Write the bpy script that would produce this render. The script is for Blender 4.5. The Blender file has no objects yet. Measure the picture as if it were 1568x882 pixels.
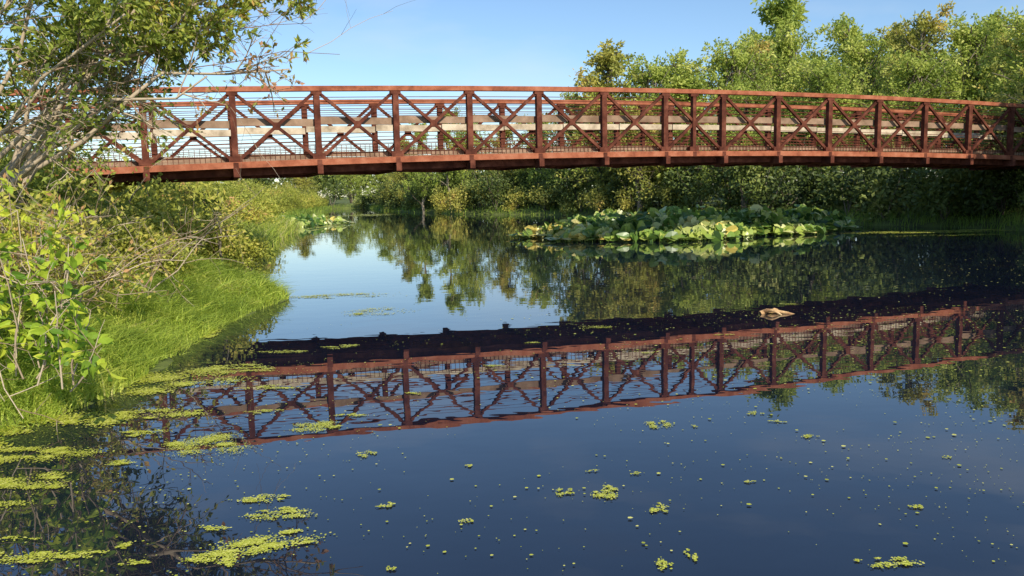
import bpy, math
import numpy as np
from mathutils import Matrix, Vector
rng = np.random.default_rng(7)
scene = bpy.context.scene
COL = scene.collection

# ------------------------------------------------------------------ helpers
def nrm(a):
    return a/np.maximum(np.linalg.norm(a, axis=-1, keepdims=True), 1e-9)

class MB:
    def __init__(s):
        s.v=[]; s.f=[]; s.nv=0
    def add(s, verts, faces, mat=0, tint=None, smooth=False):
        verts=np.asarray(verts,float).reshape(-1,3); faces=np.asarray(faces,np.int64)
        if tint is None: tint=np.full(len(verts),.5)
        s.v.append((verts,np.asarray(tint,float))); s.f.append((faces+s.nv,mat,smooth)); s.nv+=len(verts)
    def mesh(s,name,mats):
        me=bpy.data.meshes.new(name)
        V=np.concatenate([a for a,_ in s.v]); T=np.concatenate([b for _,b in s.v])
        li=np.concatenate([f.ravel() for f,_,_ in s.f])
        tot=np.concatenate([np.full(len(f),f.shape[1]) for f,_,_ in s.f])
        st=np.concatenate([[0],np.cumsum(tot)[:-1]])
        mi=np.concatenate([np.full(len(f),m) for f,m,_ in s.f])
        sm=np.concatenate([np.full(len(f),k) for f,_,k in s.f])
        me.vertices.add(len(V)); me.vertices.foreach_set("co",V.astype(np.float32).ravel())
        me.loops.add(len(li)); me.loops.foreach_set("vertex_index",li.astype(np.int32))
        me.polygons.add(len(tot)); me.polygons.foreach_set("loop_start",st.astype(np.int32))
        me.polygons.foreach_set("material_index",mi.astype(np.int32))
        me.polygons.foreach_set("use_smooth",sm.astype(bool))
        me.update(calc_edges=True)
        at=me.attributes.new("tint",'FLOAT','POINT'); at.data.foreach_set("value",T.astype(np.float32))
        for m in mats: me.materials.append(m)
        return me
    def obj(s,name,mats,parent=None):
        o=bpy.data.objects.new(name,s.mesh(name,mats)); COL.objects.link(o)
        if parent: o.parent=parent
        return o

def tubes(mb,P,r0,r1,sides=5,mat=0,tint=None):
    P=np.asarray(P,float); N,K,_=P.shape
    D=np.gradient(P,axis=1); D=nrm(D)
    ref=np.where(np.abs(D[:,:1,2:3])>.8,np.array([1.,0,0]),np.array([0,0,1.]))
    A=nrm(np.cross(D,np.broadcast_to(ref,D.shape))); B=np.cross(D,A)
    t=np.linspace(0,1,K)[None,:]
    R=(np.asarray(r0).reshape(-1,1)*(1-t)+np.asarray(r1).reshape(-1,1)*t)
    R=np.broadcast_to(R,(N,K))
    an=np.linspace(0,2*np.pi,sides,endpoint=False)
    V=P[:,:,None,:]+R[:,:,None,None]*(np.cos(an)[None,None,:,None]*A[:,:,None,:]+np.sin(an)[None,None,:,None]*B[:,:,None,:])
    base=(np.arange(N)*K*sides)[:,None,None]
    k=np.arange(K-1)[None,:,None]; j=np.arange(sides)[None,None,:]; j2=(j+1)%sides
    a=base+k*sides+j; b=base+k*sides+j2; c=base+(k+1)*sides+j2; d=base+(k+1)*sides+j
    F=np.stack([a,b,c,d],-1).reshape(-1,4)
    tt=rng.random(N) if tint is None else np.full(N,tint)
    mb.add(V.reshape(-1,3),F,mat,np.repeat(tt,K*sides),True)

def pvar(p,s=.8,amp=.14):
    return amp*(np.sin(p[:,0]*s*1.7+1.3*np.sin(p[:,2]*s*2.1))+np.sin(p[:,1]*s*1.9+p[:,2]*s*1.3+2))

def leaves(mb,pos,d,n,L,W,mat=0,tint=None,shape=4):
    N=len(pos); d=nrm(d); s=nrm(np.cross(d,n)); n2=np.cross(s,d)
    L=np.broadcast_to(L,(N,)).reshape(-1,1); W=np.broadcast_to(W,(N,)).reshape(-1,1)
    tint=(tint if tint is not None else rng.random(N)); tint=np.clip(tint+pvar(pos),0,1)
    if shape==4:
        V=np.stack([pos,pos+d*L*.45+s*W*.5+n2*W*.12,pos+d*L,pos+d*L*.45-s*W*.5+n2*W*.12],1)
        F=np.arange(N*4).reshape(N,4)
        mb.add(V,F,mat,np.repeat(tint,4))
    else:
        V=np.stack([pos,pos+d*L*.25+s*W*.42+n2*W*.12,pos+d*L*.6+s*W*.42+n2*W*.1,pos+d*L-n2*L*.12,
                    pos+d*L*.6-s*W*.42+n2*W*.1,pos+d*L*.25-s*W*.42+n2*W*.12,pos+d*L*.45],1)
        b=(np.arange(N)*7)[:,None]
        q=np.concatenate([b+np.array([[0,1,2,6]]),b+np.array([[0,6,4,5]])],0)
        t3=np.concatenate([b+np.array([[6,2,3]]),b+np.array([[6,3,4]])],0)
        s0=mb.nv
        mb.add(V.reshape(-1,3),q,mat,np.repeat(tint,7))
        mb.f.append((t3+s0,mat,False))

def rdir(n,zb=0.):
    a=rng.normal(size=(n,3)); a[:,2]+=zb; return nrm(a)

def children(P,n,t0,t1,Lf,spread,bias=(0,0,0),K=5,droop=0.,wander=.12):
    N,KP,_=P.shape
    idx=np.repeat(np.arange(N),n); t=rng.uniform(t0,t1,N*n)
    u=t*(KP-1); i=np.minimum(u.astype(int),KP-2); fr=(u-i)[:,None]
    base=P[idx,i]*(1-fr)+P[idx,i+1]*fr
    dr=nrm(P[idx,i+1]-P[idx,i])
    plen=np.linalg.norm(np.diff(P,axis=1),axis=2).sum(1)[idx]
    L=(Lf(t,plen)*rng.uniform(.7,1.25,N*n))[:,None]
    d=nrm(dr*(1-spread)+rdir(N*n)*spread+np.array(bias))
    out=[base]
    for k in range(K-1):
        out.append(out[-1]+d*L/(K-1)); d=nrm(d+rng.normal(size=d.shape)*wander+np.array([0,0,-droop]))
    return np.stack(out,1)

def on_tw(P,m,t0=.15,t1=1.):
    N,K,_=P.shape; idx=np.repeat(np.arange(N),m); t=rng.uniform(t0,t1,N*m)
    u=t*(K-1); i=np.minimum(u.astype(int),K-2); fr=(u-i)[:,None]
    return P[idx,i]*(1-fr)+P[idx,i+1]*fr, nrm(P[idx,i+1]-P[idx,i]), idx

def curve(a,b,K=7,sag=0.,wob=.05):
    a=np.array(a,float); b=np.array(b,float); t=np.linspace(0,1,K)[:,None]
    p=a*(1-t)+b*t; p[:,2]+=sag*4*(t[:,0]*(1-t[:,0]))
    L=np.linalg.norm(b-a); w=rng.normal(size=(K,3))*wob*L*.5; w[0]=0; w[-1]=0
    return p+w

def box(mb,c,ax,ay,az,mat=0,tint=.5):
    c=np.array(c,float); ax=np.array(ax,float); ay=np.array(ay,float); az=np.array(az,float)
    s=[(-1,-1,-1),(1,-1,-1),(1,1,-1),(-1,1,-1),(-1,-1,1),(1,-1,1),(1,1,1),(-1,1,1)]
    V=[c+ax*i+ay*j+az*k for i,j,k in s]
    F=[(0,3,2,1),(4,5,6,7),(0,1,5,4),(1,2,6,5),(2,3,7,6),(3,0,4,7)]
    mb.add(V,F,mat,np.full(8,tint))

# ------------------------------------------------------------------ materials
def newmat(name):
    m=bpy.data.materials.new(name); m.use_nodes=True; nt=m.node_tree
    return m,nt,nt.nodes["Principled BSDF"],nt.nodes["Material Output"]
def ramp(nt,cols,fac):
    r=nt.nodes.new("ShaderNodeValToRGB"); e=r.color_ramp.elements
    while len(e)<len(cols): e.new(.5)
    for i,(p,c) in enumerate(cols): e[i].position=p; e[i].color=(*c,1)
    nt.links.new(fac,r.inputs[0]); return r.outputs[0]
def tex(nt,scale,detail=4,rough=.6,vec=None):
    n=nt.nodes.new("ShaderNodeTexNoise"); n.inputs["Scale"].default_value=scale
    n.inputs["Detail"].default_value=detail; n.inputs["Roughness"].default_value=rough
    if vec is None:
        g=nt.nodes.new("ShaderNodeNewGeometry"); vec=g.outputs["Position"]
    nt.links.new(vec,n.inputs["Vector"]); return n
def leafmat(name,cols,trans=.35,rough=.5,spec=.3):
    m,nt,bs,out=newmat(name)
    a=nt.nodes.new("ShaderNodeAttribute"); a.attribute_name="tint"
    c=ramp(nt,cols,a.outputs["Fac"])
    nt.links.new(c,bs.inputs["Base Color"]); bs.inputs["Roughness"].default_value=rough
    bs.inputs["Specular IOR Level"].default_value=spec
    if trans>0:
        tr=nt.nodes.new("ShaderNodeBsdfTranslucent"); nt.links.new(c,tr.inputs[0])
        ms=nt.nodes.new("ShaderNodeMixShader"); ms.inputs[0].default_value=trans
        nt.links.new(bs.outputs[0],ms.inputs[1]); nt.links.new(tr.outputs[0],ms.inputs[2])
        nt.links.new(ms.outputs[0],out.inputs[0])
    return m
def solid(name,cols,scale=3,rough=.8,bump=0.,bscale=20,spec=.3,usetint=False):
    m,nt,bs,out=newmat(name)
    n=tex(nt,scale,5)
    fac=n.outputs["Fac"]
    if usetint:
        a=nt.nodes.new("ShaderNodeAttribute"); a.attribute_name="tint"; fac=a.outputs["Fac"]
    nt.links.new(ramp(nt,cols,fac),bs.inputs["Base Color"])
    bs.inputs["Roughness"].default_value=rough; bs.inputs["Specular IOR Level"].default_value=spec
    if bump:
        b=nt.nodes.new("ShaderNodeBump"); b.inputs["Strength"].default_value=bump; b.inputs["Distance"].default_value=.02
        nt.links.new(tex(nt,bscale,4).outputs["Fac"],b.inputs["Height"]); nt.links.new(b.outputs[0],bs.inputs["Normal"])
    return m

M_steel=solid("weathered_steel",[(.3,(.20,.062,.034)),(.5,(.37,.122,.064)),(.7,(.47,.19,.11))],3.6,.85,.4,30,.08)
M_post=solid("weathered_steel_dark",[(.3,(.055,.019,.013)),(.5,(.125,.040,.025)),(.7,(.23,.082,.05))],4,.85,.4,30,.08)
M_wood=solid("rail_wood_sunlit",[(.35,(.36,.28,.19)),(.5,(.56,.45,.32)),(.65,(.72,.60,.44))],3,.85,.3,25,.1)  # far rail: sunlit look put into the pale wood colour
M_woodn=solid("rail_wood_brown_shaded",[(.35,(.20,.125,.08)),(.65,(.38,.25,.17))],3,.85,.3,25,.1)  # near rail: shaded back painted as browner wood; toe boards share it
M_deck=solid("deck_planks",[(.3,(.08,.055,.04)),(.7,(.16,.11,.08))],5,.85,.3,25)
M_conc=solid("concrete",[(.3,(.12,.11,.09)),(.7,(.22,.20,.17))],2,.9,.4,12)
M_bark=solid("bark",[(.2,(.09,.07,.05)),(.8,(.28,.23,.17))],6,.9,usetint=True)
M_twig=solid("bare_twig",[(.2,(.24,.16,.10)),(.8,(.54,.43,.31))],3,.8,usetint=True)
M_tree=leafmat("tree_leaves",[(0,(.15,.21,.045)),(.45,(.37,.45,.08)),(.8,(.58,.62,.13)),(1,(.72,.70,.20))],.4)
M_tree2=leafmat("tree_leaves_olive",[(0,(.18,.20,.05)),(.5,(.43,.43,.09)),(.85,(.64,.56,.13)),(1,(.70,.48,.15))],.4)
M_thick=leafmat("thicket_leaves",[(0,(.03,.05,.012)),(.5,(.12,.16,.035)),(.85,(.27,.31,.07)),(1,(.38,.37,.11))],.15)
M_ybush=leafmat("bank_bush_leaves",[(0,(.19,.22,.04)),(.5,(.48,.50,.08)),(.85,(.70,.60,.13)),(1,(.68,.38,.17))],.38)
M_willow=leafmat("willow_leaves",[(0,(.13,.18,.03)),(.5,(.36,.43,.07)),(.9,(.60,.60,.11)),(1,(.66,.42,.12))],.42)
M_red=leafmat("reddish_leaves",[(0,(.28,.27,.06)),(.35,(.42,.40,.08)),(.6,(.62,.30,.13)),(1,(.74,.42,.25))],.4)
M_broad=leafmat("broad_leaves",[(0,(.15,.28,.03)),(.5,(.42,.56,.05)),(1,(.74,.76,.08))],.4)
M_grass=leafmat("grass_blades",[(0,(.22,.32,.055)),(.5,(.50,.62,.09)),(.85,(.74,.75,.15)),(1,(.80,.70,.36))],.42)
M_lily=leafmat("lily_leaves",[(0,(.06,.13,.025)),(.3,(.20,.33,.06)),(.65,(.50,.58,.12)),(.90,(.84,.83,.42)),(1,(.82,.64,.16))],.25,rough=.35,spec=.5)
M_duck=leafmat("duckweed_fronds",[(0,(.34,.37,.03)),(.6,(.60,.62,.07)),(1,(.78,.74,.2))],.0)
M_drift=solid("driftwood",[(.3,(.30,.14,.06)),(.6,(.66,.42,.2)),(.8,(.8,.65,.45))],14,.8,.5,40)
M_ground=solid("soil_and_grass",[(.3,(.07,.08,.03)),(.55,(.14,.17,.04)),(.8,(.22,.25,.06))],1.2,.95,.6,6)

# water
M_water,nt,bs,out=newmat("water_surface")
g=nt.nodes.new("ShaderNodeNewGeometry")
nw=tex(nt,.9,4,.6)
nt.links.new(ramp(nt,[(.35,(.0065,.0095,.020)),(.55,(.0085,.0125,.025)),(.75,(.014,.013,.018))],nw.outputs["Fac"]),bs.inputs["Base Color"])
bs.inputs["Roughness"].default_value=.0
bs.inputs["IOR"].default_value=1.78; bs.inputs["Specular IOR Level"].default_value=.5
mp=nt.nodes.new("ShaderNodeMapping"); mp.inputs["Scale"].default_value=(1,1.6,1); nt.links.new(g.outputs["Position"],mp.inputs["Vector"])
n1=tex(nt,2.2,2,.5,mp.outputs[0]); n2=tex(nt,.4,2,.5,mp.outputs[0])
mm=nt.nodes.new("ShaderNodeMath"); mm.operation='MULTIPLY_ADD'; nt.links.new(n2.outputs["Fac"],mm.inputs[0]); mm.inputs[1].default_value=3.
nt.links.new(n1.outputs["Fac"],mm.inputs[2])
b=nt.nodes.new("ShaderNodeBump"); b.inputs["Strength"].default_value=1.; b.inputs["Distance"].default_value=.0008
nt.links.new(mm.outputs[0],b.inputs["Height"]); nt.links.new(b.outputs[0],bs.inputs["Normal"])

# ------------------------------------------------------------------ terrain
shore=np.array([(-4.6,1.2),(-3.9,2.6),(-3.4,4.0),(-3.2,5.1),(-3.1,6),(-3.25,7.4),(-3.4,8.6),(-3.4,10.2),(-3.3,11.3),(-3.6,12.2),(-4.6,13.4),(-5.5,16),(-6.4,19.5),(-7.9,26.5),(-9.2,34),(-13,45),(-17,70),(-21,94),
 (-17,96),(-13,80),(-8.5,67),(-3.5,57),(3,50),(8,42),(11,32.5),(13.2,28.5),(15.2,25.6),(15.4,22.5),(16.4,20),(17.5,12),(17,1.2)])
def sdist(x,y):
    p=np.stack([x,y],-1); dmin=np.full(x.shape,1e9); ins=np.zeros(x.shape,bool)
    n=len(shore)
    for i in range(n):
        a=shore[i]; b=shore[(i+1)%n]; ab=b-a
        t=np.clip(((p-a)@ab)/(ab@ab),0,1); q=a+t[...,None]*ab
        dmin=np.minimum(dmin,np.linalg.norm(p-q,axis=-1))
        c=((a[1]>y)!=(b[1]>y))&(x<(b[0]-a[0])*(y-a[1])/(b[1]-a[1]+1e-12)+a[0]); ins^=c
    return np.where(ins,-dmin,dmin)
def hgt(x,y):
    d=sdist(x,y)+.12*np.sin(x*3.1+y*1.7)+.1*np.sin(y*4.3-x)
    z=np.where(d<0,np.maximum(d*.45,-.7),.42*(1-np.exp(-np.maximum(d,0)/1.0)))
    z=z+np.where(d>0,1,0)*np.clip(d/4,0,1)*(.10*np.sin(x*.7+1)*np.cos(y*.6)+.12)
    z=z+np.clip((x-16)/5,0,1)*1.2*(d>0)
    return z
def axis(a,b,s,ext):
    c=list(np.arange(a,b,s)); st=s; p=c[-1]
    r=[]
    while p<ext: st*=1.35; p+=st; r.append(p)
    l=[]; st=s; p=c[0]
    while p>-ext: st*=1.35; p-=st; l.append(p)
    return np.array(l[::-1]+c+r)
xs=axis(-24,24,.3,900); ys=axis(-4,98,.3,900)
X,Y=np.meshgrid(xs,ys); Z=hgt(X,Y)
nx,ny=len(xs),len(ys)
i,j=np.meshgrid(np.arange(nx-1),np.arange(ny-1)); a=(j*nx+i).ravel()
mb=MB(); mb.add(np.stack([X,Y,Z],-1).reshape(-1,3),np.stack([a,a+1,a+nx+1,a+nx],1),0,None,True)
mb.obj("ground",[M_ground])
mb=MB(); mb.add([(-60,-.5,0),(60,-.5,0),(60,120,0),(-60,120,0)],[(0,1,2,3)]); mb.obj("pond_water",[M_water])

# ------------------------------------------------------------------ footbridge
es=np.array([.9397,.3420,0]); et=np.array([-.3420,.9397,0]); ez=np.array([0,0,1.])
O=np.array([-.72,18.,0])
def zt(s): return 3.87-.0015*(s-6.5)**2
H=1.64; Wd=2.5; PAN=1.65
S=1.5+PAN*np.arange(-8,13)
def P(s,t,z): return O+es*s+et*t+ez*z
def beam(mb,p0,p1,w,h,mat=0,ref=et):
    d=p1-p0; L=np.linalg.norm(d); d=d/L; side=nrm(ref-d*(ref@d)); up=np.cross(d,side)
    box(mb,(p0+p1)/2,d*L/2,side*w/2,up*h/2,mat)
bridge=bpy.data.objects.new("footbridge",None); COL.objects.link(bridge)
def truss(name,t0,inw):
    mb=MB()
    for k in range(len(S)-1):
        a,b=S[k],S[k+1]
        beam(mb,P(a,t0,zt(a)-.055),P(b,t0,zt(b)-.055),.15,.10,0)
        beam(mb,P(a,t0,zt(a)-H+.085),P(b,t0,zt(b)-H+.085),.16,.125,0)
        pw=.065
        beam(mb,P(a+pw,t0+.004,zt(a)-H+.19),P(b-pw,t0+.004,zt(b)-.15),.07,.066,1)
        beam(mb,P(a+pw,t0-.004,zt(a)-.15),P(b-pw,t0-.004,zt(b)-H+.19),.064,.062,1)
        m=(a+b)/2; box(mb,P(m,t0,(zt(m)-H/2+.02)),es*.075,et*.039,ez*.075,1)
        for q in (.27,.35,.43,.51,.59,.67,1.06,1.15,1.24,1.33,1.42):
            beam(mb,P(a,t0+inw*.09,zt(a)-H+q),P(b,t0+inw*.09,zt(b)-H+q),.013,.013,1)
        for sx in np.arange(a+.08,b-.04,.10):
            box(mb,P(sx,t0+inw*.075,zt(sx)-H+.15+.14),es*.005,et*.004,ez*.14,1)
    for s in list(S)+[5.6]:
        box(mb,P(s,t0,zt(s)-H/2+.02),es*(.062 if s!=5.6 else .045),et*.06,ez*((H-.26)/2),1)
        box(mb,P(s,t0,zt(s)-H+.205),es*.13,et*.064,ez*.05,1)
        box(mb,P(s,t0,zt(s)-.145),es*.11,et*.064,ez*.03,1)
        box(mb,P(s,t0-.083,zt(s)-H+.075),es*.05,et*.003,ez*.06,1)
    return mb.obj(name,[M_steel,M_post],bridge)
truss("near_truss",0,1); truss("far_truss",Wd,-1)
mb=MB()
for k in range(len(S)-1):
    a,b=S[k],S[k+1]
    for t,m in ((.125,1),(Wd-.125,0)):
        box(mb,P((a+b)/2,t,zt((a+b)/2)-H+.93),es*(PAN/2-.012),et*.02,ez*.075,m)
        box(mb,P((a+b)/2,t,zt((a+b)/2)-H+.235),es*(PAN/2-.004),et*.018,ez*.05,1)
mb.obj("rub_rails",[M_wood,M_woodn],bridge)
mb=MB()
for s in S:
    box(mb,P(s,Wd/2,zt(s)-H-.085),es*.05,et*(Wd/2+.14),ez*.082)
    for t in (-.06,Wd+.06):
        box(mb,P(s,t,zt(s)-H-.02),es*.062,et*.088,ez*.012)
        box(mb,P(s,t-.1 if t<0 else t+.1,zt(s)-H-.06),es*.058,et*.006,ez*.095)
for k in range(len(S)-1):
    a,b=S[k],S[k+1]
    for t in (.22,.75,1.25,1.75,2.28): beam(mb,P(a+.05,t,zt(a)-H-.03),P(b-.05,t,zt(b)-H-.03),.08,.19)
    beam(mb,P(a+.06,.3,zt(a)-H-.15),P(b-.06,Wd-.3,zt(b)-H-.15),.05,.05)
mb.obj("floor_beams",[M_post],bridge)
mb=MB()
for s in np.arange(S[0],S[-1],.15):
    box(mb,P(s+.07,Wd/2,zt(s)-H+.125),es*.07,et*(Wd/2-.1),ez*.025)
mb.obj("deck",[M_deck],bridge)
mb=MB()
for s in (S[0]-.2,S[-1]+.2):
    box(mb,P(s,Wd/2,1.0),es*.3,et*(Wd/2+.2),ez*(zt(s)-H-.17-1.0))
mb.obj("abutments",[M_conc],bridge)

# ------------------------------------------------------------------ trees
def make_tree(name,H,stems,l1,l2,l3,nl,LL,LW,mats,width=.42,droop=.04,low=.12):
    mb=MB(); st=[]
    for k in range(stems):
        a=rng.uniform(0,6.28); r=.25*k
        st.append(curve((math.cos(a)*r*.4,math.sin(a)*r*.4,-.3),(math.cos(a)*(r+.3)*H*.09,math.sin(a)*(r+.3)*H*.09,H*rng.uniform(.7,.86)),8,0,.03))
    st=np.array(st)
    tubes(mb,st,H*.014,H*.003,7,0)
    b1=children(st,l1,low,.97,lambda t,p:p*width*(1.05-.72*t),.62,(0,0,.28),6,droop*.5)
    tubes(mb,b1,H*.005,H*.0012,5,0)
    b2=children(b1,l2,.2,1.,lambda t,p:p*.42,.6,(0,0,.15),5,droop)
    tubes(mb,b2,.02,.008,3,0)
    b3=children(b2,l3,.2,1.,lambda t,p:p*.55+.12,.6,(0,0,.05),4,droop*2)
    p,d,idx=on_tw(b3,nl)
    ct=rng.random(len(b2))[np.minimum(idx//l3,len(b2)-1)]
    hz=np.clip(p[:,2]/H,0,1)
    tint=np.clip(.02+.3*ct+.3*rng.random(len(p))+.38*hz,0,1)  # sunlit crown tops painted in: leaf colour lightens with height
    N=len(p); p=p+rng.normal(size=(N,3))*.06
    zmax=np.percentile(p[:,2],99.5)
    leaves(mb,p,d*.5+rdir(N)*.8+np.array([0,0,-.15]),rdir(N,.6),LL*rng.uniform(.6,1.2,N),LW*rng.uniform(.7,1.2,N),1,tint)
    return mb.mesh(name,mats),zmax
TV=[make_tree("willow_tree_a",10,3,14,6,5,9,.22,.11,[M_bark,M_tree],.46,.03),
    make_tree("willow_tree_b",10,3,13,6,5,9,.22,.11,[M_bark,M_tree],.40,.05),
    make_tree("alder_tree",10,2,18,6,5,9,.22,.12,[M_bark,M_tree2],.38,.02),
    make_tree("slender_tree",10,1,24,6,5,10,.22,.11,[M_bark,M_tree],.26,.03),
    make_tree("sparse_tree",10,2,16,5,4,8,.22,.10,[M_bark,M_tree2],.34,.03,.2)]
names=["willow_tree","willow_tree","alder_tree","poplar_tree","birch_tree"]
def plant(v,x,y,h,wx=1.):
    o=bpy.data.objects.new(names[v],TV[v][0]); COL.objects.link(o)
    o.location=(x,y,float(hgt(np.array([x]),np.array([y]))[0]))
    s=h/TV[v][1]; o.scale=(s*wx,s*wx,s); o.rotation_euler=(0,0,rng.uniform(0,6.28))
for v,x,y,h,w in [(2,5.9,49,9.6,1.15),(0,8.0,48,8.7,1.1),(1,10.4,50,8.9,1.1),(3,9.6,44,7.0,1.3),(0,12.4,46,9.0,1.),(4,14.6,50,9.7,1.),
    (3,21.9,65,14.6,1.),(1,18.6,60,11.4,.9),(0,20.2,57,11.0,.9),(1,21.5,51,10.0,.9),(0,18.6,42,7.7,1.),(2,23.6,49,9.0,1.),(4,20.0,39.5,8.2,1.),(0,21.2,37,7.1,1.05),(1,24.5,42,8.2,1.1),
    (2,22.3,34,6.9,1.),(0,17.2,35,6.2,1.1),(4,17.6,25.2,5.8,1.3),(1,19.4,29.5,6.2,1.1),(0,14.2,38,6.6,1.1),(2,26,55,10.,1.),(1,29,48,9.2,1.),(0,25,32,7.2,1.1),(0,11.5,40,6.0,1.2),
    (1,16.5,44,7.6,1.1),(2,7.2,44.5,5.8,1.2),
    (4,17.3,20.5,6.6,1.2),(1,19,16,9,1.),(0,21,24,6.6,1.1),(2,19.5,11,9.5,1.),
    (3,-6.9,64,7.0,.9),(3,-4.7,62,7.4,.9),(0,-3.1,64,6.9,.8),(2,-.3,60,5.9,1.1),(1,2.2,58,6.5,1.),(0,4.2,54,7.6,.9),(2,-10,77,6.4,1.),(1,-14,90,5.6,1.2),(0,-20,101,5.4,1.3),(2,-25,96,5.2,1.3)]:
    plant(v,x,y,h,w)

# ------------------------------------------------------------------ bush masses
def bushmass(name,bl,nleaf,LL,LW,mat,sub=14,tw=True):
    mb=MB(); pos=[];tn=[];nr=[]
    for (x,y,r,h) in bl:
        z0=float(hgt(np.array([x]),np.array([y]))[0])
        u=rdir(sub,.35)*rng.uniform(.25,.9,(sub,1))
        c=np.array([x,y,z0+h*.42])+u*np.array([r,r,h*.6]); sr=rng.uniform(.22,.5,sub)*min(r,h*.7)
        ti=rng.random(sub)*.45+rng.random()*.2-.05
        per=nleaf//sub; k=np.repeat(np.arange(sub),per)
        dd=rdir(len(k),.15); rr=sr[k]*rng.uniform(.45,1.2,len(k))
        p=c[k]+dd*rr[:,None]; p[:,2]=np.maximum(p[:,2],z0-.05+.1*rng.random(len(k)))
        pos.append(p); tn.append(np.clip(ti[k]+.35*rng.random(len(k)),0,1)); nr.append(dd)
        if tw:
            st=np.stack([curve((x,y,z0-.1),c[q]+np.array([0,0,sr[q]*.8]),5,0,.04) for q in range(0,sub,3)])
            tubes(mb,st,.03,.008,4,1)
    p=np.concatenate(pos); d=np.concatenate(nr); t=np.concatenate(tn); N=len(p)
    leaves(mb,p,d*.5+rdir(N),d+rdir(N,.5)*.8,LL*rng.uniform(.6,1.25,N),LW*rng.uniform(.7,1.2,N),0,t)
    return mb.obj(name,[mat,M_bark])
def along(pts,n,off0,off1,r,h):
    pts=np.array(pts,float); seg=np.linalg.norm(np.diff(pts,axis=0),axis=1); cum=np.concatenate([[0],np.cumsum(seg)])
    out=[]
    for s in np.linspace(0,cum[-1],n)+rng.normal(0,.3,n):
        s=min(max(s,0),cum[-1]-1e-3); i=np.searchsorted(cum,s,side='right')-1; f=(s-cum[i])/seg[i]
        p=pts[i]*(1-f)+pts[i+1]*f; d=(pts[i+1]-pts[i])/seg[i]; nn=np.array([d[1],-d[0]])
        if sdist(np.array([p[0]+nn[0]]),np.array([p[1]+nn[1]]))[0]<0: nn=-nn
        p=p+nn*rng.uniform(off0,off1); out.append((p[0],p[1],rng.uniform(*r),rng.uniform(*h)))
    return out
back=[(-17,96),(-13,80),(-8.5,67),(-3.5,57),(3,50),(8,42),(11,32.5),(13.2,28.5),(15.2,25.6)]
bl=along(back,40,.6,2.0,(.9,1.9),(1.3,3.2))+along(back,34,3,5,(1.7,2.6),(2.4,4.4))
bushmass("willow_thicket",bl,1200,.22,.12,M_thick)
bushmass("tall_shrubs",along(back[3:],14,6,10,(2,3),(3.6,5.6)),1500,.24,.13,M_tree)
bushmass("sunlit_shrubs",along(back[1:6],16,.2,1.2,(.8,1.5),(1.0,2.4)) ,1200,.19,.10,M_tree2)
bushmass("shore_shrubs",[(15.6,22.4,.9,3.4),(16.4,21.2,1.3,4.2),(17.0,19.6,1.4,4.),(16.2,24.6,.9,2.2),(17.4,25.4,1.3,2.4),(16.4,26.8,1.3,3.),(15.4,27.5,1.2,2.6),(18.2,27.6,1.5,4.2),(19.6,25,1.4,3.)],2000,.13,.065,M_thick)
left=[(-3.6,12.2),(-4.6,13.4),(-5.5,16),(-6.4,19.5),(-7.9,26.5),(-9.2,34),(-13,45),(-17,70),(-21,94)]
bl=along(left[1:],46,.8,1.8,(.6,1.1),(.9,1.5))+along(left[1:],46,2,4.5,(1.,1.7),(1.5,2.2))+along(left[3:],22,5,9,(1.6,2.4),(2.2,3.))
bushmass("bank_shrubs",bl,1200,.14,.065,M_ybush)
dl=[(x,230+rng.normal(0,10),9,rng.uniform(7,11)) for x in np.linspace(-190,60,40)]
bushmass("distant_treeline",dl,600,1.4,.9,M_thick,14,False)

# ------------------------------------------------------------------ grass
def grass(mb,x,y,h,w,lean,mat=0,tint=None,biasx=.3):
    N=len(x); z=np.maximum(hgt(x,y),-.05); base=np.stack([x,y,z],1)
    az=rng.uniform(0,6.28,N); ld=np.stack([np.cos(az)+biasx,np.sin(az)-.15,0*az],1); ld=nrm(ld)
    side=nrm(np.cross(ld,ez)+rng.normal(size=(N,3))*.4)
    K=4; Vs=[]
    for k in range(K):
        t=k/(K-1); c=base+ez*(h*(t-.45*lean*t*t))[:,None]+ld*(h*lean*t*t)[:,None]
        ww=(w*(1-t*.92)*.5)[:,None]
        Vs+= [c-side*ww,c+side*ww]
    V=np.stack(Vs,1); b=(np.arange(N)*2*K)[:,None]
    F=np.concatenate([b+np.array([[2*k,2*k+1,2*k+3,2*k+2]]) for k in range(K-1)],0)
    tt=rng.random(N) if tint is None else tint
    mb.add(V,F,mat,np.repeat(np.clip(tt+pvar(base,1.2,.1),0,1),2*K))
mb=MB()
def scatter(n,x0,x1,y0,y1,d0,d1):
    x=rng.uniform(x0,x1,n); y=rng.uniform(y0,y1,n); d=sdist(x,y); k=(d>d0)&(d<d1); return x[k],y[k],d[k]
x,y,d=scatter(130000,-7.2,-2.8,3.2,14.5,-.10,2.8)
cl=.5+.5*np.sin(x*2.3+1.3*np.sin(y*1.9))*np.cos(y*2.1+x)
h=(.15+.28*rng.random(len(x)))*(.45+.9*cl)*np.clip(.55+d*.5,.5,1.1); grass(mb,x,y,h,.009+.008*rng.random(len(x)),.35+.8*rng.random(len(x)),0,np.clip(.05+.35*cl+.5*rng.random(len(x)),0,1),.3)
tx,ty,td=scatter(520,-5.7,-2.9,3.6,12.5,.03,1.8)
for k in range(len(tx)):
    n=46; x=tx[k]+rng.normal(size=n)*.06; y=ty[k]+rng.normal(size=n)*.06
    big=(1.25 if ty[k]<6.2 else 1.)*np.clip(.6+td[k]*.5,.6,1.05)
    grass(mb,x,y,rng.uniform(.25,.58)*big*rng.uniform(.7,1.1,n),(.010+.008*rng.random(n)),.5+.9*rng.random(n),0,np.clip(rng.random()*.7+.4*rng.random(n)-.05,0,1),.2)
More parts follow.
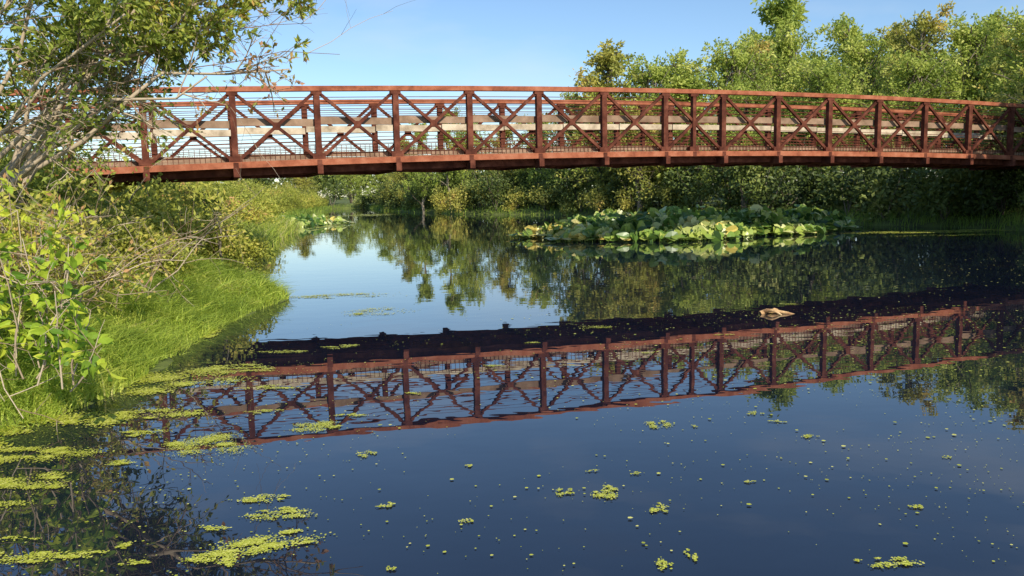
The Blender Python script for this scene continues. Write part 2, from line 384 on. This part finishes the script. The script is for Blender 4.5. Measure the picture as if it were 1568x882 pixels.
x,y,d=scatter(50000,-14,-4,14,36,-.15,2.5)
grass(mb,x,y,.35+.4*rng.random(len(x)),.035+0*x,.4+.4*rng.random(len(x)))
x,y,d=scatter(40000,-26,20,36,98,-.2,1.2)
grass(mb,x,y,.3+.3*rng.random(len(x)),.06+0*x,.4+.4*rng.random(len(x)),0,.3*rng.random(len(x)))
x,y,d=scatter(12000,8,20,18,36,-.2,1.6)
grass(mb,x,y,.25+.3*rng.random(len(x)),.03+0*x,.4+.4*rng.random(len(x)),0,.1*rng.random(len(x)))
mb.obj("bank_grass",[M_grass])

# ------------------------------------------------------------------ foreground willow shrub
mb=MB()
limbs=[((-6.7,8.1,.3),(-3.7,8.0,3.25),.25),((-6.6,8.5,.3),(-4.2,8.8,4.6),.3),((-6.8,8.2,.3),(-5.2,8,5.0),.2),((-6.7,9.0,.3),(-3.1,9.5,4.1),.4),
 ((-6.9,9.4,.3),(-5.4,9.6,5.0),.2),((-6.5,8.7,.3),(-3.2,8.7,2.75),.6),((-6.5,8.9,.3),(-3.0,9.2,3.5),.5),((-6.4,7.6,.3),(-4.3,7.2,3.2),.2),((-7.3,7.4,.3),(-5.3,7.0,4.2),.2),
 ((-6.9,10.2,.3),(-4.2,10.6,3.9),.4),((-6.4,9.6,.3),(-4.0,10,4.9),.3),((-6.9,9.6,.3),(-4.9,10.2,3.4),.3),((-6.4,9,.3),(-3.6,9.2,4.6),.3),
 ((-6.6,8.8,.3),(-2.8,9.2,4.3),.5),((-6.6,8.6,.3),(-2.9,8.9,3.7),.6),((-6.6,9.2,.3),(-3.4,9.6,4.9),.5),((-6.5,8.6,.3),(-2.4,9.0,2.85),.75),((-6.6,8.8,.3),(-2.6,9.3,3.9),.7)]
L0=np.array([curve(a,b,8,s,.035) for a,b,s in limbs])
tubes(mb,L0,.036,.009,7,0,.7)
b1=children(L0,11,.42,1.,lambda t,p:.5+.5*(1-t),.6,(.12,0,.16),6,.02)
tubes(mb,b1,.010,.0035,5,0)
b2=children(b1,6,.1,1.,lambda t,p:p*.5,.55,(.0,0,.08),5,.04)
tubes(mb,b2,.0045,.002,4,0)
b3=children(b2,2,.2,1.,lambda t,p:p*.55,.5,(0,0,0),4,.06)
tubes(mb,b3,.003,.0015,3,0)
def lf(P_,m,L,W,mat,keep=None,tb=0.):
    p,d,idx=on_tw(P_,m)
    if keep is not None: k=keep(p); p=p[k]; d=d[k]
    N=len(p); leaves(mb,p,d*.7+rdir(N)*.6,rdir(N,.5),L*rng.uniform(.6,1.2,N),W*rng.uniform(.7,1.2,N),mat,np.clip(rng.random(N)*.9+tb,0,1))
isred=lambda p:(p[:,0]>-3.5)&(p[:,2]<3.0)
def dens(p):
    a=(np.sin(p[:,0]*4+p[:,2]*3)+np.sin(p[:,1]*3.3-p[:,2]*4.1)>-1.2)&(p[:,0]<-2.2)
    lowz=(p[:,2]<2.95)&(p[:,0]>-5.4)
    return a&(~lowz|(rng.random(len(p))<.25))
lf(b3,13,.085,.036,1,lambda p:~isred(p)&dens(p)); lf(b2,13,.085,.036,1,lambda p:~isred(p)&dens(p))
lf(b3,3,.075,.04,2,isred)
mb.obj("willow_shrub",[M_twig,M_willow,M_red])

# bare branches tangle
mb=MB(); st=[]
for k in range(46):
    x0=rng.uniform(-5.7,-4.0); y0=rng.uniform(5.4,9.2)
    st.append(curve((x0,y0,.3),(x0+rng.uniform(.2,1.4),y0+rng.uniform(-.8,.6),rng.uniform(.6,1.45)),7,rng.uniform(.1,.3),.05))
st.append(curve((-5.2,8.6,2.4),(-1.9,9.3,3.05),7,.15,.03)); st.append(curve((-5,9.,2.9),(-2.2,9.3,3.4),7,.1,.03))
st.append(curve((-3.75,5.2,1.1),(-3.1,4.9,.1),7,.05,.03))
st=np.array(st); tubes(mb,st,.009,.003,5,0)
c1=children(st,7,.2,1,lambda t,p:p*.32,.55,(.1,0,.05),5,.03); tubes(mb,c1,.004,.0018,4,0)
c2=children(c1,3,.2,1,lambda t,p:p*.45,.55,(0,0,0),4,.03); tubes(mb,c2,.0022,.0012,3,0)
lf(c2,4,.06,.03,1,lambda p:p[:,0]<-3.3)
mb.obj("bare_branches",[M_twig,M_ybush])

# broad-leaved herbs close on the left
mb=MB(); st=[]
for k in range(66):
    y0=rng.uniform(4.6,8.2); x0=-.60*y0-rng.uniform(-.2,.9)
    z0=.3; st.append(curve((x0,y0,z0),(x0+rng.uniform(-.1,.3),y0+rng.uniform(-.2,.2),z0+rng.uniform(.2,1.2)),6,0,.05))
st=np.array(st); tubes(mb,st,.006,.003,5,0)
c1=children(st,7,.08,1,lambda t,p:.22+0*t,.6,(0,0,.1),4,.1); tubes(mb,c1,.003,.0015,4,0)
p,d,_=on_tw(c1,6,.2); N=len(p)
leaves(mb,p,d*.5+rdir(N)*.7+np.array([0,0,-.3]),rdir(N,1.),.095*rng.uniform(.6,1.2,N),.05*rng.uniform(.7,1.2,N),1,rng.random(N),7)
mb.obj("elder_shrub",[M_twig,M_broad])
bl=[(rng.uniform(-7.5,-4.2),rng.uniform(6,13.5),rng.uniform(.4,.8),rng.uniform(.6,1.25)) for k in range(50)]
bushmass("bramble_bushes",bl,1400,.075,.04,M_ybush,12)
bl=[(rng.uniform(-9.5,-6.6),rng.uniform(5,14),rng.uniform(.9,1.3),rng.uniform(1.3,2.0)) for k in range(16)]
bushmass("hedge_shrubs",bl,2400,.09,.04,M_willow,16)

# ------------------------------------------------------------------ lilies
def lily(name,cx,cy,rx,ry,n,h0,h1,rot=0.):
    mb=MB(); a=rng.uniform(0,6.28,n); r=np.sqrt(rng.random(n)); e=1+.18*np.sin(a*3+1)+.1*np.sin(a*7)
    x=np.cos(a)*r*rx*e; y=np.sin(a)*r*ry*e
    X=cx+x*math.cos(rot)-y*math.sin(rot); Y=cy+x*math.sin(rot)+y*math.cos(rot)
    hm=1+.35*np.sin(X*2.1+1)*np.sin(Y*1.7)
    h=(h0+(h1-h0)*(1-r**2.5)*hm*rng.random(n)+.04*rng.random(n)); h=np.maximum(h,.03)
    c=np.stack([X,Y,h],1)
    up=(rdir(n)*.8+np.array([.28,-.5,.62])); up=nrm(up); lowm=(h<.10); up[lowm]=nrm(up[lowm]*.15+ez)
    d=nrm(np.cross(up,rdir(n))); s=np.cross(up,d)
    L=rng.uniform(.11,.21,n)[:,None]; W=L*.82
    prof=[(-.55,.0,0),(-.95,.35,.0),(-.8,.8,.14),(0,1.,.2),(.6,.72,.12),(1.05,0,-.05),(.6,-.72,.12),(0,-1.,.2),(-.8,-.8,.14),(-.95,-.35,0)]
    V=np.stack([c+d*L*p+s*W*q+up*L*z for p,q,z in prof]+[c],1)
    b=(np.arange(n)*11)[:,None]
    F=np.concatenate([b+np.array([[10,k,(k+1)%10]]) for k in range(10)],0)
    t=np.clip(rng.random(n)*.95+.2*np.sin(X*1.7+Y)-.02-.03*(X-5)*(X>0),0,1)
    mb.add(V,F,0,np.repeat(t,11),False)
    st=np.stack([np.stack([X+.03,Y,0*X-.1],1),c-up*.01],1); tubes(mb,st,.008,.006,4,0,.3)
    return mb.obj(name,[M_lily])
lily("pond_lily_patch",5.3,25.4,5.2,2.8,2700,.05,.72,.12)
lily("pond_lily_patch",-10.9,41.5,2.0,4.2,420,.05,.45,0)
lily("pond_lily_patch",10.2,27.4,1.5,1.0,190,.15,.75,0)

# ------------------------------------------------------------------ duckweed
mb=MB()
def flakes(x,y,r,t=None):
    n=len(x); an=np.linspace(0,2*np.pi,5,endpoint=False)[None,:]+rng.uniform(0,6,n)[:,None]
    rr=(r if np.ndim(r) else np.full(n,r))[:,None]*rng.uniform(.7,1.2,(n,5))
    V=np.stack([x[:,None]+np.cos(an)*rr,y[:,None]+np.sin(an)*rr,np.broadcast_to(rng.uniform(.004,.008,n)[:,None],(n,5))],-1)
    mb.add(V,np.arange(n*5).reshape(n,5),0,np.repeat(rng.random(n) if t is None else t,5))
def mat_(cx,cy,rx,ry,r=.008,dens=1.,rot=0.):
    r=r*.56
    n=int(min(rx*ry*3.14/(r*r*3.14)*1.0*dens,16000))+6; m=max(5,int(8+rx*14))
    a=rng.uniform(0,6.28,m); q=np.sqrt(rng.random(m)); sx=np.cos(a)*q*rx*.9; sy=np.sin(a)*q*ry*.9
    k=rng.integers(0,m,n); ww=rng.uniform(.25,1.5,m)[k]
    x=sx[k]+rng.normal(size=n)*rx*.15*ww; y=sy[k]+rng.normal(size=n)*ry*.15*ww
    flakes(cx+x*math.cos(rot)-y*math.sin(rot),cy+x*math.sin(rot)+y*math.cos(rot),r*rng.uniform(.6,1.4,n))
for c in [(.90,4.81,.07,.1),(.24,3.71,.045,.06),(.43,3.71,.10,.08),(.65,3.5,.06,.06),(-.84,4.35,.055,.05),(-.22,3.4,.03,.03),(-1.02,3.2,.29,.12,.008,1.2,.35),(-1.25,3.05,.14,.08),
 (-1.06,3.53,.2,.07),(-1.2,3.7,.14,.06),(-1.64,3.2,.07,.04),(-1.55,3.05,.06,.03),(-2.0,3.13,.3,.07),(-2.5,4.0,.3,.15),(-2.6,3.7,.25,.06),(-1.86,4.55,.26,.22),(-1.27,4.95,.18,.13),(-1.1,5.15,.1,.06),
 (1.63,4.81,.06,.03),(1.55,5.0,.06,.04),(1.72,4.5,.05,.04),(1.42,2.93,.13,.05),(1.82,3.45,.07,.02),(.57,2.95,.04,.05),(.69,3.02,.03,.05),(1.16,3.8,.03,.02),(-.25,4.12,.03,.02),(-.48,2.96,.03,.02),
 (-1.7,5.3,.13,.05),(.62,3.95,.03,.02),(1.1,4.75,.03,.02),(2.3,4.1,.03,.02),(.4,4.0,.03,.015),(-.6,3.6,.06,.03),
 (-1.35,3.38,.1,.03),(-2.2,3.3,.14,.03),(-2.75,4.5,.3,.2),(-2.2,4.3,.12,.05),(-.75,5.7,.08,.04),(-.2,6.6,.1,.03),(1.2,7.0,.1,.03),(2.1,7.8,.12,.03),(.2,7.6,.12,.03),(3.4,9.8,.2,.04)]:
    mat_(*c)
mat_(-2.9,6.3,.65,.45,.013,1.); mat_(-2.35,6.7,.4,.16,.012,.8); mat_(-3.05,5.2,.45,.4,.013,1.); mat_(-2.45,5.3,.35,.16,.012,.9); mat_(-3.3,8.2,.3,.6,.02,1); mat_(-3.3,4.4,.35,.35,.012,1.)
mat_(-1.9,6.0,.25,.08,.012,.6); mat_(-2.3,4.85,.2,.08,.01,.7); mat_(-2.2,7.4,.25,.08,.012,.6)
mat_(-2.6,11.6,.75,.3,.02,.45); mat_(-1.7,9.9,.45,.35,.016,.3); mat_(-1.65,7.6,.2,.1,.012,.6); mat_(.9,8.4,.3,.1,.012,.3)
mat_(13.6,24.4,3.0,.7,.05,1.); mat_(12.5,22.5,1.5,.3,.04,.4); mat_(-11,60,3,3,.12,.5); mat_(-8.8,38,.8,4,.08,.5)
n=6500; x=rng.uniform(-2.4,5.5,n); y=2.9+6.5*rng.random(n)**1.3
cl=np.sin(x*3.1+1.7*np.sin(y*2.3))+np.sin(y*4.1-x*1.3)
k=(np.abs(x)<y*.7)&(rng.random(n)<np.clip(.2+x*.2+.25*cl,0.04,1)); x=x[k]; y=y[k]
flakes(x,y,np.clip(.003*np.exp(rng.normal(size=len(x))*.5),.002,.010)*(1+.08*y))
n=700; x=rng.uniform(-.5,9.5,n); y=rng.uniform(8,15.5,n); k=rng.random(n)<np.clip(.1+x*.12,0,1); flakes(x[k],y[k],rng.uniform(.006,.016,k.sum()),np.full(k.sum(),1.))
n=3600; x=rng.uniform(-3.5,-.6,n); y=rng.uniform(2.9,7,n); k=rng.random(n)<np.clip(-.1-.28*x,0,1); flakes(x[k],y[k],rng.uniform(.002,.007,k.sum()))
mb.obj("duckweed",[M_duck])

# ------------------------------------------------------------------ driftwood
mb=MB()
tubes(mb,np.array([[(2.86,9.1,.0),(2.95,9.13,.03),(3.05,9.1,.025),(3.16,9.07,.01),(3.24,9.05,-.01)]]),.034,.012,9,0)
tubes(mb,np.array([[(2.9,9.12,.02),(2.93,9.08,.04),(2.98,9.03,.05),(3.02,9.0,.03),(3.07,8.98,.0)]]),.024,.009,8,0)
tubes(mb,np.array([[(3.0,9.12,.02),(3.04,9.15,.045),(3.08,9.17,.035),(3.12,9.18,.0)]]),.02,.008,8,0)
mb.obj("driftwood",[M_drift])

# ------------------------------------------------------------------ light, sky, camera
sv=Vector((.36,-.76,.54)).normalized()
el=math.asin(sv.z); az=math.atan2(sv.x,sv.y)
ld=bpy.data.lights.new("sun",'SUN'); ld.energy=5.; ld.angle=math.radians(.5); ld.color=(1,.93,.77)
lo=bpy.data.objects.new("sun",ld); COL.objects.link(lo); lo.rotation_euler=sv.to_track_quat('Z','Y').to_euler()
w=bpy.data.worlds.new("World"); scene.world=w; w.use_nodes=True; nt=w.node_tree
bg=nt.nodes["Background"]; sk=nt.nodes.new("ShaderNodeTexSky"); sk.sky_type='NISHITA'; sk.sun_disc=False
sk.sun_elevation=el; sk.sun_rotation=az; sk.air_density=1.05; sk.dust_density=.15; sk.ozone_density=4.5
tc=nt.nodes.new("ShaderNodeTexCoord"); mp=nt.nodes.new("ShaderNodeMapping"); mp.inputs["Scale"].default_value=(2,2,7)
nt.links.new(tc.outputs["Generated"],mp.inputs[0]); nz=nt.nodes.new("ShaderNodeTexNoise"); nz.inputs["Scale"].default_value=1.6; nz.inputs["Detail"].default_value=6
nt.links.new(mp.outputs[0],nz.inputs["Vector"])
cf=ramp(nt,[(.54,(0,0,0)),(.85,(.38,.38,.38))],nz.outputs["Fac"])
mx=nt.nodes.new("ShaderNodeMix"); mx.data_type='RGBA'; nt.links.new(cf,mx.inputs[0]); nt.links.new(sk.outputs[0],mx.inputs[6]); mx.inputs[7].default_value=(5.6,5.9,6.4,1)
nt.links.new(mx.outputs[2],bg.inputs[0]); bg.inputs[1].default_value=.15
cd=bpy.data.cameras.new("camera"); cd.sensor_width=36; cd.lens=28; cd.clip_end=3000; cd.clip_start=.05
co=bpy.data.objects.new("camera",cd); COL.objects.link(co); scene.camera=co
co.matrix_world=Matrix.Translation((0,0,1.45))@Matrix.Rotation(math.radians(90-6.82),4,'X')@Matrix.Rotation(math.radians(-1.2),4,'Z')
scene.view_settings.view_transform='Standard'; scene.view_settings.look='None'; scene.view_settings.exposure=0
